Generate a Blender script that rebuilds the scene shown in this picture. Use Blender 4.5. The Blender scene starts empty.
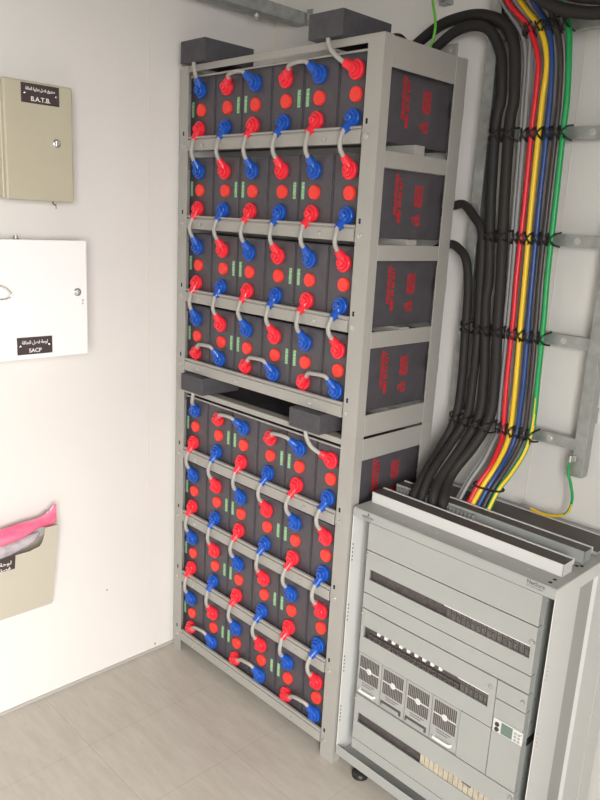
import bpy, math, random
from mathutils import Vector, Matrix
random.seed(7)
S = bpy.context.scene
COL = S.collection
PI = math.pi

# ------------------------------------------------------------------ materials
def mat(name, col, rough=.5, metal=0., spec=.5, noise=0., nscale=20., bump=0., bscale=200., stretch=None, coat=0., alpha=1., trans=0., col2=None):
    m = bpy.data.materials.new(name); m.use_nodes = True
    nt = m.node_tree; b = nt.nodes['Principled BSDF']
    b.inputs['Base Color'].default_value = (*col, 1); b.inputs['Roughness'].default_value = rough
    b.inputs['Metallic'].default_value = metal; b.inputs['Specular IOR Level'].default_value = spec
    b.inputs['Coat Weight'].default_value = coat
    b.inputs['Alpha'].default_value = alpha; b.inputs['Transmission Weight'].default_value = trans
    tc = nt.nodes.new('ShaderNodeTexCoord')
    if noise or col2:
        mp = nt.nodes.new('ShaderNodeMapping'); nt.links.new(tc.outputs['Object'], mp.inputs[0])
        if stretch: mp.inputs['Scale'].default_value = stretch
        n = nt.nodes.new('ShaderNodeTexNoise'); n.inputs['Scale'].default_value = nscale; n.inputs['Detail'].default_value = 5
        nt.links.new(mp.outputs[0], n.inputs['Vector'])
        r = nt.nodes.new('ShaderNodeValToRGB'); nt.links.new(n.outputs[0], r.inputs[0])
        c2 = col2 if col2 else tuple(c * (1 - noise) for c in col)
        r.color_ramp.elements[0].position = .35; r.color_ramp.elements[0].color = (*c2, 1)
        r.color_ramp.elements[1].position = .65; r.color_ramp.elements[1].color = (*col, 1)
        nt.links.new(r.outputs[0], b.inputs['Base Color'])
    if bump:
        n2 = nt.nodes.new('ShaderNodeTexNoise'); n2.inputs['Scale'].default_value = bscale
        nt.links.new(tc.outputs['Object'], n2.inputs['Vector'])
        bp = nt.nodes.new('ShaderNodeBump'); bp.inputs['Strength'].default_value = bump; bp.inputs['Distance'].default_value = .002
        nt.links.new(n2.outputs[0], bp.inputs['Height']); nt.links.new(bp.outputs[0], b.inputs['Normal'])
    return m

M = {
 'rack': mat('rack_grey_paint', (.385, .37, .34), .45, noise=.05, nscale=8),
 'wall': mat('wall_panel', (.755, .728, .695), .55, noise=.03, nscale=3),
 'backwall': mat('back_wall_panel', (.76, .745, .71), .55, noise=.03, nscale=3),
 'ceil': mat('ceiling_paint', (.45, .43, .40), .7),
 'seam': mat('joint_filler', (.72, .66, .55), .6),
 'skirt': mat('skirting', (.42, .40, .37), .5),
 'cell': mat('battery_plastic', (.088, .080, .090), .42, noise=.15, nscale=30, bump=.15, bscale=500),
 'cover': mat('foam_cover_black', (.082, .077, .086), .75, noise=.2, nscale=60, bump=.3, bscale=300),
 'red': mat('red_boot', (.86, .025, .045), .35, coat=.2),
 'vent': mat('red_vent', (.90, .05, .035), .4),
 'blue': mat('blue_boot', (.008, .085, .45), .35, coat=.2),
 'greycable': mat('grey_sleeve', (.40, .385, .355), .5),
 'label': mat('green_label', (.40, .70, .40), .6, col2=(.16, .34, .17), nscale=1.0, stretch=(40, 40, 300), noise=.1),
 'print': mat('red_print', (.62, .02, .03), .6, noise=.4, nscale=140),
 'hole': mat('dark_hole', (.012, .012, .012), .8),
 'bolt': mat('zinc_bolt', (.60, .59, .56), .35, metal=.6, noise=.15, nscale=80),
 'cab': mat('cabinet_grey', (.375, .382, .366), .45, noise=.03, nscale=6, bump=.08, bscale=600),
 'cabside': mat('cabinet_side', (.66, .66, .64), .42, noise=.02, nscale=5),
 'cablid': mat('trunking_lid', (.085, .074, .070), .55, noise=.15, nscale=40, stretch=(1, 12, 12)),
 'trunk': mat('trunking_grey', (.33, .345, .335), .5),
 'line': mat('panel_gap', (.10, .10, .095), .7),
 'slot': mat('slot_recess', (.10, .085, .08), .6, noise=.3, nscale=90),
 'rib': mat('breaker_blank', (.14, .128, .12), .5, noise=.3, nscale=70),
 'beige': mat('terminal_strip', (.55, .49, .38), .5, noise=.25, nscale=90),
 'white': mat('white_plastic', (.82, .82, .79), .35),
 'screen': mat('display', (.15, .21, .18), .2),
 'black': mat('black_rubber', (.018, .016, .016), .42),
 'blackcable': mat('black_cable', (.024, .022, .021), .62, spec=.3),
 'c_red': mat('cable_red', (.68, .018, .03), .38), 'c_yellow': mat('cable_yellow', (.85, .56, .02), .38),
 'c_blue': mat('cable_blue', (.02, .06, .22), .38), 'c_dark': mat('cable_brown', (.05, .04, .038), .42),
 'c_green': mat('cable_green', (.01, .34, .09), .38), 'c_grey': mat('cable_grey', (.27, .27, .27), .45),
 'lime': mat('lime_earth', (.13, .48, .04), .4),
 'galv': mat('galvanised', (.43, .45, .435), .38, metal=.55, noise=.25, nscale=35),
 'beigebox': mat('beige_steel', (.50, .46, .345), .42, noise=.04, nscale=9, bump=.1, bscale=400),
 'whitebox': mat('white_steel', (.88, .86, .85), .35),
 'plate': mat('name_plate', (.055, .038, .038), .5),
 'ink': mat('white_ink', (.82, .80, .78), .5), 'greyink': mat('grey_ink', (.10, .10, .11), .5),
 'chrome': mat('chrome', (.75, .75, .76), .18, metal=.9),
 'holder': mat('holder_steel', (.52, .48, .395), .5),
 'pink': mat('pink_plastic', (.84, .10, .22), .28, coat=.4, col2=(.86, .22, .33), nscale=30, stretch=(1, .3, 1)),
 'clear': mat('clear_film', (.72, .66, .70), .22, trans=.35, noise=.25, nscale=50, coat=.3),
}
# floor: vinyl tiles with streaks
def floor_mat():
    m = bpy.data.materials.new('vinyl_tiles'); m.use_nodes = True
    nt = m.node_tree; b = nt.nodes['Principled BSDF']; L = nt.links.new
    tc = nt.nodes.new('ShaderNodeTexCoord')
    mp = nt.nodes.new('ShaderNodeMapping'); L(tc.outputs['Object'], mp.inputs[0]); mp.inputs['Location'].default_value = (-.18 + .305, .49, 0)
    br = nt.nodes.new('ShaderNodeTexBrick'); L(mp.outputs[0], br.inputs['Vector'])
    br.offset = 0; br.inputs['Scale'].default_value = 1; br.inputs['Brick Width'].default_value = .305; br.inputs['Row Height'].default_value = .305
    br.inputs['Mortar Size'].default_value = .0013; br.inputs['Mortar Smooth'].default_value = .6
    br.inputs['Color1'].default_value = (.50, .465, .41, 1); br.inputs['Color2'].default_value = (.48, .445, .39, 1); br.inputs['Mortar'].default_value = (.39, .355, .31, 1)
    m2 = nt.nodes.new('ShaderNodeMapping'); L(tc.outputs['Object'], m2.inputs[0]); m2.inputs['Scale'].default_value = (3, 14, 3); m2.inputs['Rotation'].default_value = (0, 0, .25)
    n = nt.nodes.new('ShaderNodeTexNoise'); L(m2.outputs[0], n.inputs['Vector']); n.inputs['Scale'].default_value = 2.2; n.inputs['Detail'].default_value = 6; n.inputs['Roughness'].default_value = .65
    r = nt.nodes.new('ShaderNodeValToRGB'); L(n.outputs[0], r.inputs[0])
    r.color_ramp.elements[0].position = .36; r.color_ramp.elements[0].color = (.89, .88, .865, 1)
    r.color_ramp.elements[1].position = .62; r.color_ramp.elements[1].color = (1, 1, 1, 1)
    mx = nt.nodes.new('ShaderNodeMix'); mx.data_type = 'RGBA'; mx.blend_type = 'MULTIPLY'; mx.inputs[0].default_value = 1
    L(br.outputs[0], mx.inputs[6]); L(r.outputs[0], mx.inputs[7])
    # scattered small scuffs
    n3 = nt.nodes.new('ShaderNodeTexNoise'); L(m2.outputs[0], n3.inputs['Vector']); n3.inputs['Scale'].default_value = 11; n3.inputs['Detail'].default_value = 3
    r3 = nt.nodes.new('ShaderNodeValToRGB'); L(n3.outputs[0], r3.inputs[0])
    r3.color_ramp.elements[0].position = .25; r3.color_ramp.elements[0].color = (.82, .79, .76, 1)
    r3.color_ramp.elements[1].position = .36; r3.color_ramp.elements[1].color = (1, 1, 1, 1)
    mx2 = nt.nodes.new('ShaderNodeMix'); mx2.data_type = 'RGBA'; mx2.blend_type = 'MULTIPLY'; mx2.inputs[0].default_value = 1
    L(mx.outputs[2], mx2.inputs[6]); L(r3.outputs[0], mx2.inputs[7])
    L(mx2.outputs[2], b.inputs['Base Color']); b.inputs['Roughness'].default_value = .42
    return m
M['floor'] = floor_mat()

# ------------------------------------------------------------------ mesh builder
class MB:
    def __init__(s): s.v = []; s.f = []; s.mi = []; s.sm = []; s.mats = []
    def _m(s, m):
        if m is None: return 0
        if m not in s.mats: s.mats.append(m)
        return s.mats.index(m)
    def faces(s, verts, faces, m=None, smooth=False):
        o = len(s.v); s.v += [tuple(v) for v in verts]; k = s._m(m)
        for f in faces: s.f.append(tuple(i + o for i in f)); s.mi.append(k); s.sm.append(smooth)
        return s
    def box(s, x0, x1, y0, y1, z0, z1, m=None):
        return s.faces([(x0,y0,z0),(x1,y0,z0),(x1,y1,z0),(x0,y1,z0),(x0,y0,z1),(x1,y0,z1),(x1,y1,z1),(x0,y1,z1)],
            [(0,3,2,1),(4,5,6,7),(0,1,5,4),(1,2,6,5),(2,3,7,6),(3,0,4,7)], m)
    def ring(s, rings, m=None, cap=True, smooth=True):
        n = len(rings[0]); vs = [p for r in rings for p in r]; fs = []
        for i in range(len(rings) - 1):
            for j in range(n): k = (j + 1) % n; fs.append((i*n+j, i*n+k, (i+1)*n+k, (i+1)*n+j))
        s.faces(vs, fs, m, smooth)
        if cap:
            o = len(s.v) - len(vs)
            s.f.append(tuple(o + j for j in reversed(range(n)))); s.f.append(tuple(o + (len(rings)-1)*n + j for j in range(n)))
            k = s._m(m); s.mi += [k, k]; s.sm += [False, False]
        return s
    def lathe(s, c, axis, prof, n=20, m=None, smooth=True):
        """prof: list of (distance along axis, radius)"""
        a = Vector(axis).normalized(); u = a.orthogonal().normalized(); w = a.cross(u); c = Vector(c)
        rings = [[c + a*d + (u*math.cos(2*PI*j/n) + w*math.sin(2*PI*j/n))*max(r, 1e-5) for j in range(n)] for d, r in prof]
        return s.ring(rings, m, True, smooth)
    def tube(s, pts, r, n=10, m=None, sub=6, spline=True, stripe=None):
        P = [Vector(p) for p in pts]; rr = r if isinstance(r, (list, tuple)) else [r]*len(P)
        if spline and len(P) > 2:
            Q = []; RR = []
            for i in range(len(P)-1):
                p0 = P[max(i-1,0)]; p1 = P[i]; p2 = P[i+1]; p3 = P[min(i+2,len(P)-1)]
                for k in range(sub):
                    t = k/sub
                    Q.append(.5*((2*p1)+(p2-p0)*t+(2*p0-5*p1+4*p2-p3)*t*t+(3*p1-p0-3*p2+p3)*t**3)); RR.append(rr[i]*(1-t)+rr[i+1]*t)
            Q.append(P[-1]); RR.append(rr[-1])
        else: Q, RR = P, rr
        T = []
        for i in range(len(Q)):
            d = Q[min(i+1,len(Q)-1)] - Q[max(i-1,0)]; T.append(d.normalized() if d.length > 1e-9 else Vector((0,0,1)))
        u = Vector((0,-1,0)); u = (u - T[0]*u.dot(T[0]))
        if u.length < .1: u = T[0].orthogonal()
        u.normalize(); rings = []
        for i in range(len(Q)):
            u = (u - T[i]*u.dot(T[i])).normalized(); w = T[i].cross(u)
            rings.append([Q[i] + (u*math.cos(2*PI*j/n)+w*math.sin(2*PI*j/n))*RR[i] for j in range(n)])
        f0 = len(s.f); s.ring(rings, m, True, True)
        if stripe:
            sm, fn = stripe; k = s._m(sm)
            for i in range(len(rings)-1):
                for j in range(n):
                    if fn(i/(len(rings)-1), j/n): s.mi[f0+i*n+j] = k
        return s
    def prism(s, prof, axis, a, b, m=None):
        """prof: polygon in the two other axes; extruded along axis from a to b"""
        def P(t, q):
            return {'x': (t, q[0], q[1]), 'y': (q[0], t, q[1]), 'z': (q[0], q[1], t)}[axis]
        n = len(prof); vs = [P(a, q) for q in prof] + [P(b, q) for q in prof]
        fs = [(i, (i+1) % n, n+(i+1) % n, n+i) for i in range(n)] + [tuple(reversed(range(n))), tuple(range(n, 2*n))]
        return s.faces(vs, fs, m)
    def build(s, name, m, parent=None, bevel=0., seg=2, loc=None):
        me = bpy.data.meshes.new(name); me.from_pydata(s.v, [], s.f)
        if not s.mats: me.materials.append(M[m])
        else:
            for q in s.mats: me.materials.append(M[q])
        me.polygons.foreach_set('material_index', s.mi); me.polygons.foreach_set('use_smooth', s.sm)
        me.update()
        if any(s.sm): me.set_sharp_from_angle(angle=math.radians(38 if name.endswith(('boot', 'cap')) else 50))
        import bmesh
        bm = bmesh.new(); bm.from_mesh(me); bmesh.ops.recalc_face_normals(bm, faces=bm.faces); bm.to_mesh(me); bm.free()
        o = bpy.data.objects.new(name, me); COL.objects.link(o)
        if parent: o.parent = parent
        if loc: o.location = loc
        if bevel:
            md = o.modifiers.new('bevel', 'BEVEL'); md.width = bevel; md.segments = seg; md.limit_method = 'ANGLE'; md.angle_limit = .7
            md.harden_normals = False
        return o
def thing(name, label, cat, loc=(0,0,0), group=None):
    o = bpy.data.objects.new(name, None); COL.objects.link(o); o.location = loc; o.empty_display_size = .05
    return tag(o, label, cat, group)
def tag(o, label, cat, group=None):
    o['label'] = label; o['category'] = cat
    if group: o['group'] = group
    return o
def struct(o): o['kind'] = 'structure'; return o
def dup(root, loc, label, group=None):
    r = root.copy(); COL.objects.link(r); r.location = loc; r['label'] = label
    if group: r['group'] = group
    for ch in list(root.children):
        c = ch.copy(); COL.objects.link(c); c.parent = r
        for g in list(ch.children):
            d = g.copy(); COL.objects.link(d); d.parent = c
    return r
def text_mesh(name, body, size, m, parent, origin, right, up, sx=1., align='LEFT', extrude=.0002, bold=0.):
    cu = bpy.data.curves.new(name, 'FONT'); cu.body = body; cu.size = size; cu.align_x = align; cu.extrude = extrude; cu.offset = bold
    o = bpy.data.objects.new(name + '_src', cu); COL.objects.link(o)
    dg = bpy.context.evaluated_depsgraph_get(); dg.update()
    me = bpy.data.meshes.new_from_object(o.evaluated_get(dg)); bpy.data.objects.remove(o); bpy.data.curves.remove(cu)
    r = Vector(right).normalized(); u = Vector(up).normalized(); n = r.cross(u)
    Mx = Matrix((( r.x*sx, u.x, n.x, origin[0]), (r.y*sx, u.y, n.y, origin[1]), (r.z*sx, u.z, n.z, origin[2]), (0,0,0,1)))
    me.transform(Mx); me.materials.clear(); me.materials.append(M[m]); me.name = name
    q = bpy.data.objects.new(name, me); COL.objects.link(q)
    if parent: q.parent = parent
    return q

# ------------------------------------------------------------------ room shell
LX, BY, RX, FY, H = -.115, .395, 2.32, -2.55, 2.45
struct(MB().box(LX-.1, RX+.1, FY-.1, BY+.1, -.05, 0).build('floor', 'floor'))
struct(MB().box(LX-.1, RX+.1, FY-.1, BY+.1, H, H+.05).build('ceiling', 'ceil'))
struct(MB().box(LX-.1, LX, FY-.1, BY+.1, 0, H).build('wall_left', 'wall'))
struct(MB().box(LX, RX+.1, BY, BY+.1, 0, H).build('wall_back', 'backwall'))
struct(MB().box(LX, RX+.1, FY-.1, FY, 0, H).build('wall_front', 'wall'))
DY0, DY1, DZ = -2.35, -1.05, 1.95          # doorway in the right-hand wall, behind the camera
w = MB().box(RX, RX+.1, DY1, BY, 0, H).box(RX, RX+.1, FY, DY0, 0, H).box(RX, RX+.1, DY0, DY1, DZ, H)
struct(w.build('wall_right', 'wall'))
struct(MB().box(LX, LX+.0012, -.1005, -.0985, 0, H).build('trim_1', 'seam'))
struct(MB().box(.9885, .9905, BY-.0012, BY, 0, H).build('trim_2', 'seam'))
struct(MB().box(LX, LX+.003, BY-.003, BY, 0, H).build('trim_3', 'seam'))
struct(MB().box(LX, LX+.004, FY, BY, 0, .010).build('baseboard_left', 'skirt'))
struct(MB().box(LX+.004, RX, BY-.004, BY, 0, .010).build('baseboard_back', 'skirt'))

# ------------------------------------------------------------------ battery racks
ROWS = [1.8398, 1.6078, 1.3799, 1.154, .8489, .620, .3908, .1589]
OPEN = [(1.8939, 1.7092), (1.6696, 1.4866), (1.4474, 1.269), (1.2266, 1.0504), (.925, .735), (.690, .506), (.4605, .277), (.229, .045)]
XL, XLi, XRi, XR, YB = -.098, -.056, .652, .702, .338
def make_rack(zb, zt, rows, opens, label, top_z, top_h):
    R = thing('battery_rack', label, 'battery rack', ((XL+XR)/2, .17, zb)); off = Vector(R.location)
    def B(mb, name, m='rack', par=R, bev=.0015):
        o = mb.build(name, m, None, bevel=bev)
        o.parent = par
        o.matrix_parent_inverse = Matrix.Translation(-off) if par is R else Matrix.Identity(4)
        return o
    t = .003
    # posts: L-shaped steel angles
    for xo, xi, sgn in ((XL, XLi, 1), (XR, XRi, -1)):
        mb = MB().prism([(xo, 0), (xi, 0), (xi, t), (xo+sgn*t, t), (xo+sgn*t, .032), (xo, .032)], 'z', zb, zt)
        hx = XLi-.0205 if sgn > 0 else XRi+.0115
        for r in rows:
            zc = r-.068
            mb.lathe((hx, -.0004, zc+.004), (0,1,0), [(0,.0038),(.0006,.0038)], 12, 'hole')
            mb.lathe((hx, -.0004, zc-.002), (0,1,0), [(0,.0038),(.0006,.0038)], 12, 'hole')
        mb.mats.insert(0, 'rack') if 'rack' not in mb.mats else None
        # material order: first slot is the paint
        mb.mi = [0 if k == 0 and i < 8 else 1 for i, k in enumerate(mb.mi)] if len(mb.mats) > 1 else mb.mi
        B(mb, 'post')
        mb = MB().prism([(xo, YB), (xo+sgn*.014, YB), (xo+sgn*.014, YB-t), (xo+sgn*t, YB-t), (xo+sgn*t, .2885), (xo, .2885)], 'z', zb, zt)
        B(mb, 'post')
        # side rails between the openings
        edges = [zt] + [v for o in opens for v in o] + [zb]
        zs = [(zt if i == 0 else opens[i-1][1], opens[i][0]) for i in range(len(opens))]
        for (za, zc) in zs:
            a, b = min(za, zc), max(za, zc)
            if top_h and b == zt: b = zt-.028 if zb > .5 else zt-.0035
            x0, x1 = (xo, xo+t) if sgn > 0 else (xo-t, xo)
            m2 = MB().box(x0, x1, .0325, .288, a, b)
            lx0, lx1 = (xo+t, xo+.028) if sgn > 0 else (xo-.028, xo-t)
            if a < 1.7: m2.box(lx0, lx1, .0325, .288, a, a+t)
            B(m2, 'side_rail')
        zlow = opens[-1][1]
        lo = zb + .0035 if zb > .5 else zlow-.028
        x0, x1 = (xo, xo+t) if sgn > 0 else (xo-t, xo)
        B(MB().box(x0, x1, .0325, .288, lo, zlow), 'side_rail')
    # shelf rails along the front
    for r in rows:
        zt_, zb_ = r-.077, r-.117
        prof = [(0, zb_), (0, zt_-.010), (.006, zt_-.010), (.006, zt_-.006), (.0, zt_-.005), (.0, zt_-.001), (.0025, zt_+.001), (.010, zt_+.001),
                (.010, zt_-.003), (.012, zt_-.014), (.003, zt_-.014), (.003, zb_+.003), (.022, zb_+.003), (.022, zb_)]
        rail = B(MB().prism(prof, 'x', XLi+.001, XRi-.006), 'shelf_rail', bev=.0008)
        B(MB().box(XRi-.0062, XRi+.0, .0035, .0065, zb_+.002, zt_-.012), 'rail_tab')
        for bx in (.02, .215, .53, ):
            o = MB().lathe((bx, .0, (zt_+zb_)/2-.006), (0,-1,0), [(0,.0058),(.0035,.0058),(.0045,.004),(.0046,.002)], 6, None, False).build('bolt', 'bolt'); o.parent = rail
        for bx in (XLi-.018, XRi+.014):
            o = MB().lathe((bx, .0, (zt_+zb_)/2-.004), (0,-1,0), [(0,.0075),(.001,.0075),(.0011,.0055),(.005,.0055),(.0056,.003)], 12, None, True).build('bolt', 'bolt'); o.parent = rail
        # support beams carrying the cells
        B(MB().box(XL+t, XR-t, .150, .190, r-.131, r-.1065), 'support_beam')
        B(MB().box(XL+t, XR-.10, .262, .302, r-.131, r-.1065), 'support_beam')
        B(MB().box(XL+.002, XR-.002, .3385, .3425, r-.02, r+.02), 'rear_rail')
    # top beams: angle sections
    a, b = top_z
    B(MB().prism([(0.003, a), (.003, b), (.038, b), (.038, b-.003), (.006, b-.003), (.006, a)], 'x', XLi-.04, XRi+.046), 'top_rail')
    B(MB().box(XLi, XRi, .010, .0135, a-.0155, a-.0100), 'top_rail_lip')
    B(MB().box(XL+t, XR-t, .328, .3345, b-.04, b-.001), 'top_rail')
    return R
rack_up = make_rack(.9885, 1.962, ROWS[:4], OPEN[:4], 'grey steel battery rack, the upper one standing on top of the other rack', (1.9465, 1.9655), 0)
rack_lo = make_rack(0, .9882, ROWS[4:], OPEN[4:], 'grey steel battery rack, the lower one standing on the tiled floor', (.962, .9785), 1)

# ------------------------------------------------------------------ cells
P = .1243; X0 = -.0165; YF = .0245; YE = .333
COLN = ['leftmost', 'second from left', 'third from left', 'third from right', 'second from right', 'rightmost']
ROWN = ['top row of the upper rack', 'second row of the upper rack', 'third row of the upper rack', 'bottom row of the upper rack',
        'top row of the lower rack', 'second row of the lower rack', 'third row of the lower rack', 'bottom row of the lower rack']
def make_cell(flip, printed):
    r = thing('battery_cell', 'x', 'battery', (0,0,0), 'battery cells lying in the racks')
    hw = .0608
    mb = MB().box(-hw, hw, YF+.004, YE, 0, .2035)
    mb.box(-hw+.003, hw-.003, YF+.0005, YF+.0045, .004, .2005)
    mb.box(-hw+.008, hw-.008, YF, YF+.001, .010, .194)
    mb.build('case', 'cell', r, bevel=.0012)
    zc = .1065
    v = MB().lathe((0, YF, zc), (0,-1,0), [(0,.0186),(.0065,.0186),(.0085,.0172),(.0088,.0155),(.0084,.013),(.0084,.003),(.0092,.0025),(.0092,0)], 24)
    v.build('vent_cap', 'vent', r)
    s = .046 * (1 if flip else -1)
    MB().box(s-.0052, s+.0052, YF-.0008, YF+.0008, zc-.018, zc+.026).build('sticker', 'label', r)
    for dz in (-.055, .055):
        MB().lathe((0, YF, zc+dz), (0,-1,0), [(0,.0125),(.006,.0125),(.0065,.008),(.012,.008)], 16).build('terminal_post', 'bolt', r)
    if printed:
        rnd = random.Random(3)
        def g(y0, y1, z0, z1, n, nz):
            # rows of small printed strokes reading sideways
            q = MB()
            for k in range(n):
                a = y0 + (y1-y0)*k/n; b = a + (y1-y0)/n*.72
                z = z0
                while z < z1:
                    h = rnd.uniform(.3, .9)*nz
                    q.box(hw+.0001, hw+.0005, a, b, z, min(z+h, z1)); z += h + nz*.18
            q.build('red_printing', 'print', r)
        g(.124, .1345, .060, .160, 3, .014); g(.1345, .139, .056, .158, 1, .020)
        g(.143, .157, .040, .152, 1, .040)
        g(.203, .214, .044, .058, 2, .007); g(.217, .240, .036, .064, 3, .010)
        g(.208, .244, .084, .138, 5, .010)
    return r
protos = {}
for ri, rz in enumerate(ROWS):
    for c in range(6):
        key = (c % 2 == 1, c == 5)
        loc = (X0+c*P, 0, rz-.1065)
        lab = 'black battery cell, %s in the %s' % (COLN[c], ROWN[ri])
        if key not in protos:
            protos[key] = make_cell(*key); protos[key].location = loc; protos[key]['label'] = lab
        else: dup(protos[key], loc, lab)

# ------------------------------------------------------------------ terminal links
YT = YF - .013   # plane of the boots
def boot(mb, c, d, tip_y, L=.032):
    """rubber boot: stepped round cap with a tapering snout in direction d (x,z)"""
    cx, cz = c
    mb.lathe((cx, YF-.0005, cz), (0,-1,0), [(.002,.0228),(.009,.0236),(.0110,.0232),(.0120,.0220),(.0121,.0172),(.0170,.0170),(.0186,.0158),(.0187,.0108),(.0250,.0104),(.0262,.0090),(.0264,.0045),(.0240,.004),(.0240,.0005)], 28)
    dx, dz = d; l = math.hypot(dx, dz); dx /= l; dz /= l
    y0 = YF-.0115
    mb.tube([(cx+dx*.004, y0, cz+dz*.004), (cx+dx*.016, y0-.003, cz+dz*.016), (cx+dx*.024, (y0+tip_y)/2-.001, cz+dz*.024), (cx+dx*L, tip_y, cz+dz*L)],
            [.0125, .0130, .0118, .0096], 14, sub=3)
    return (cx+dx*L, tip_y, cz+dz*L)
GL = 'link cables between battery terminals'
def vlink(c, r):
    x = 0; z1 = 0; gap = (ROWS[r]-.055) - (ROWS[r+1]+.055); z2 = -gap
    up, dn = ('red', 'blue') if c % 2 == 0 else ('blue', 'red')
    R = thing('terminal_link', '%s-to-%s booted grey cable, %s column, from %s down one row' %
              (up, dn, COLN[c].replace(' from', ''), ROWN[r].replace(' of the ', ' ')), 'battery cable', (X0+c*P, 0, ROWS[r]-.055), GL)
    jx = random.Random(c*17+r).uniform(-.003, .003)
    m1 = MB(); yb = -.002-.0015*c; a = boot(m1, (-.003, 0), (-.10, -1), yb); m1.build(up+'_boot', up, R)
    m2 = MB(); b = boot(m2, (-.001, z2), (-.12, 1), yb*.6); m2.build(dn+'_boot', dn, R)
    MB().tube([(a[0]*.9, a[1]+.003, a[2]+.006), a, (a[0]+jx, yb-.005, a[2]-.014), ((a[0]+b[0])/2+jx-.001, yb-.0075, (a[2]+b[2])/2), (b[0]+jx*.5-.001, yb-.005, b[2]+.012), b, (b[0], b[1]+.004, b[2]-.006)], .0060, 10, sub=4).build('sleeve', 'greycable', R)
    return R
for r in (0, 1, 2, 4, 5, 6):
    for c in range(6): vlink(c, r)
def hlink(c, r, top):
    z = ROWS[r] + (.055 if top else -.055)
    R = thing('terminal_link', 'arched grey cable, %s to %s cell, %s' %
              (COLN[c].replace(' from', ''), COLN[c+1].replace(' from', ''), ROWN[r].replace(' of the ', ' ')), 'battery cable', (X0+c*P, 0, z), GL)
    m1 = MB(); a = boot(m1, (0, 0), (.80, .62) if top else ((.76, .65) if r < 6 else (.93, .42)), .001, .032 if top else .036); m1.build('red_boot', 'red', R)
    m2 = MB(); b = boot(m2, (P, 0), (-.70, .70) if top else (-.40, .92), -.002, .034); m2.build('blue_boot', 'blue', R)
    if top: pts = [(a[0]-.004, a[1]+.002, a[2]-.005), a, (a[0]+.009, -.005, a[2]+.007), ((a[0]+b[0])/2+.002, -.008, a[2]+.011), (b[0]-.008, -.006, b[2]+.006), b, (b[0]+.005, b[1]+.002, b[2]-.004)]
    else: pts = [(a[0]-.006, a[1]+.002, a[2]-.002), a, (a[0]+.010, -.002, a[2]+.010), (a[0]+.030, -.007, a[2]+(.014 if r < 6 else .020)), (b[0]-.010, -.007, b[2]+.008), b, (b[0]+.004, b[1]+.003, b[2]-.006)]
    MB().tube(pts, .0058, 10, sub=5).build('sleeve', 'greycable', R)
for r in (0, 4):
    for c in (1, 3): hlink(c, r, True)
for r in (3, 7):
    for c in (0, 2, 4): hlink(c, r, False)

# ------------------------------------------------------------------ end covers and their leads
def cover(x0, z0, y0, L, h, wd, label):
    R = thing('terminal_cover', label, 'terminal cover', (x0+wd/2, y0+L/2, z0), 'dark terminal covers on the racks')
    hx, hy = wd/2, L/2
    mb = MB().box(-hx, hx, -hy, hy, .001, h)
    mb.build('shell', 'cover', R, bevel=.002)
    MB().box(-hx*.55, hx*.55, -hy-.0006+.012, -hy+.05, -.0006+.0008, .0016).build('cable_gland', 'black', R)
    return R
cover(-.066, 1.9655, -.022, .185, .062, .117, 'dark grey oblong terminal cover on the left end of the upper rack top')
cover(.472, 1.9655, -.022, .180, .060, .115, 'dark grey oblong terminal cover on the right end of the upper rack top')
cover(-.034, .9788, -.028, .15, .055, .114, 'dark grey oblong terminal cover at the left between the two racks')
cover(.478, .9788, -.028, .15, .055, .118, 'dark grey oblong terminal cover at the right between the two racks')
def lead(c, r, col, d, pts, label):
    R = thing('terminal_lead', label, 'battery cable', (X0+c*P, 0, ROWS[r]+.055), 'leads into the terminal covers')
    m = MB(); a = boot(m, (0, 0), d, -.002); m.build(col+'_boot', col, R)
    o = R.location
    MB().tube([(a[0]-d[0]*.006, a[1]+.002, a[2]-d[1]*.006), a] + [(p[0]-o.x, p[1], p[2]-o.z) for p in pts], .0062, 10).build('sleeve', 'greycable', R)
lead(0, 0, 'blue', (.10, 1), [(-.006, -.012, 1.937), (-.009, -.014, 1.955), (-.010, -.014, 1.967)], 'grey lead from a blue boot up into the left cover on the upper rack')
lead(5, 0, 'red', (-.75, .45), [(.556, -.013, 1.930), (.540, -.015, 1.950), (.534, -.014, 1.967)], 'grey lead from a red boot up into the right cover on the upper rack')
lead(0, 4, 'blue', (.45, .85), [(.010, -.014, .946), (.016, -.016, .962), (.017, -.016, .980)], 'grey lead from a blue boot up into the left cover between the racks')
lead(5, 4, 'red', (-.80, .50), [(.556, -.014, .937), (.541, -.018, .960), (.536, -.018, .980)], 'grey lead from a red boot up into the right cover between the racks')

# ------------------------------------------------------------------ cable ladder on the back wall
RUNG = [2.012, 1.770, 1.522, 1.279, 1.026]
Lr = thing('cable_ladder', 'galvanised vertical cable ladder fixed to the back wall behind the cables', 'cable ladder', (.94, .36, .945))
def lad(mb, name, m='galv', bev=.0008):
    o = mb.build(name, m, Lr, bevel=bev); o.matrix_parent_inverse = Matrix.Translation(-Vector(Lr.location)); return o
t = .0025
for x0, x1, sg in ((.753, .783, 1), (1.128, 1.158, -1)):
    xo, xi = (x0, x1) if sg > 0 else (x1, x0)
    lad(MB().prism([(xo, .340), (xi, .340), (xi, .340+t), (xo+sg*t, .340+t), (xo+sg*t, .372), (xi, .372), (xi, .3745), (xo, .3745)], 'z', .945, H-.02), 'side_rail')
    for z in (1.1, 1.65, 2.2):
        lad(MB().box(min(x0, x1)+.004, max(x0, x1)-.004, .375, .3945, z-.02, z+.02), 'wall_standoff')
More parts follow.
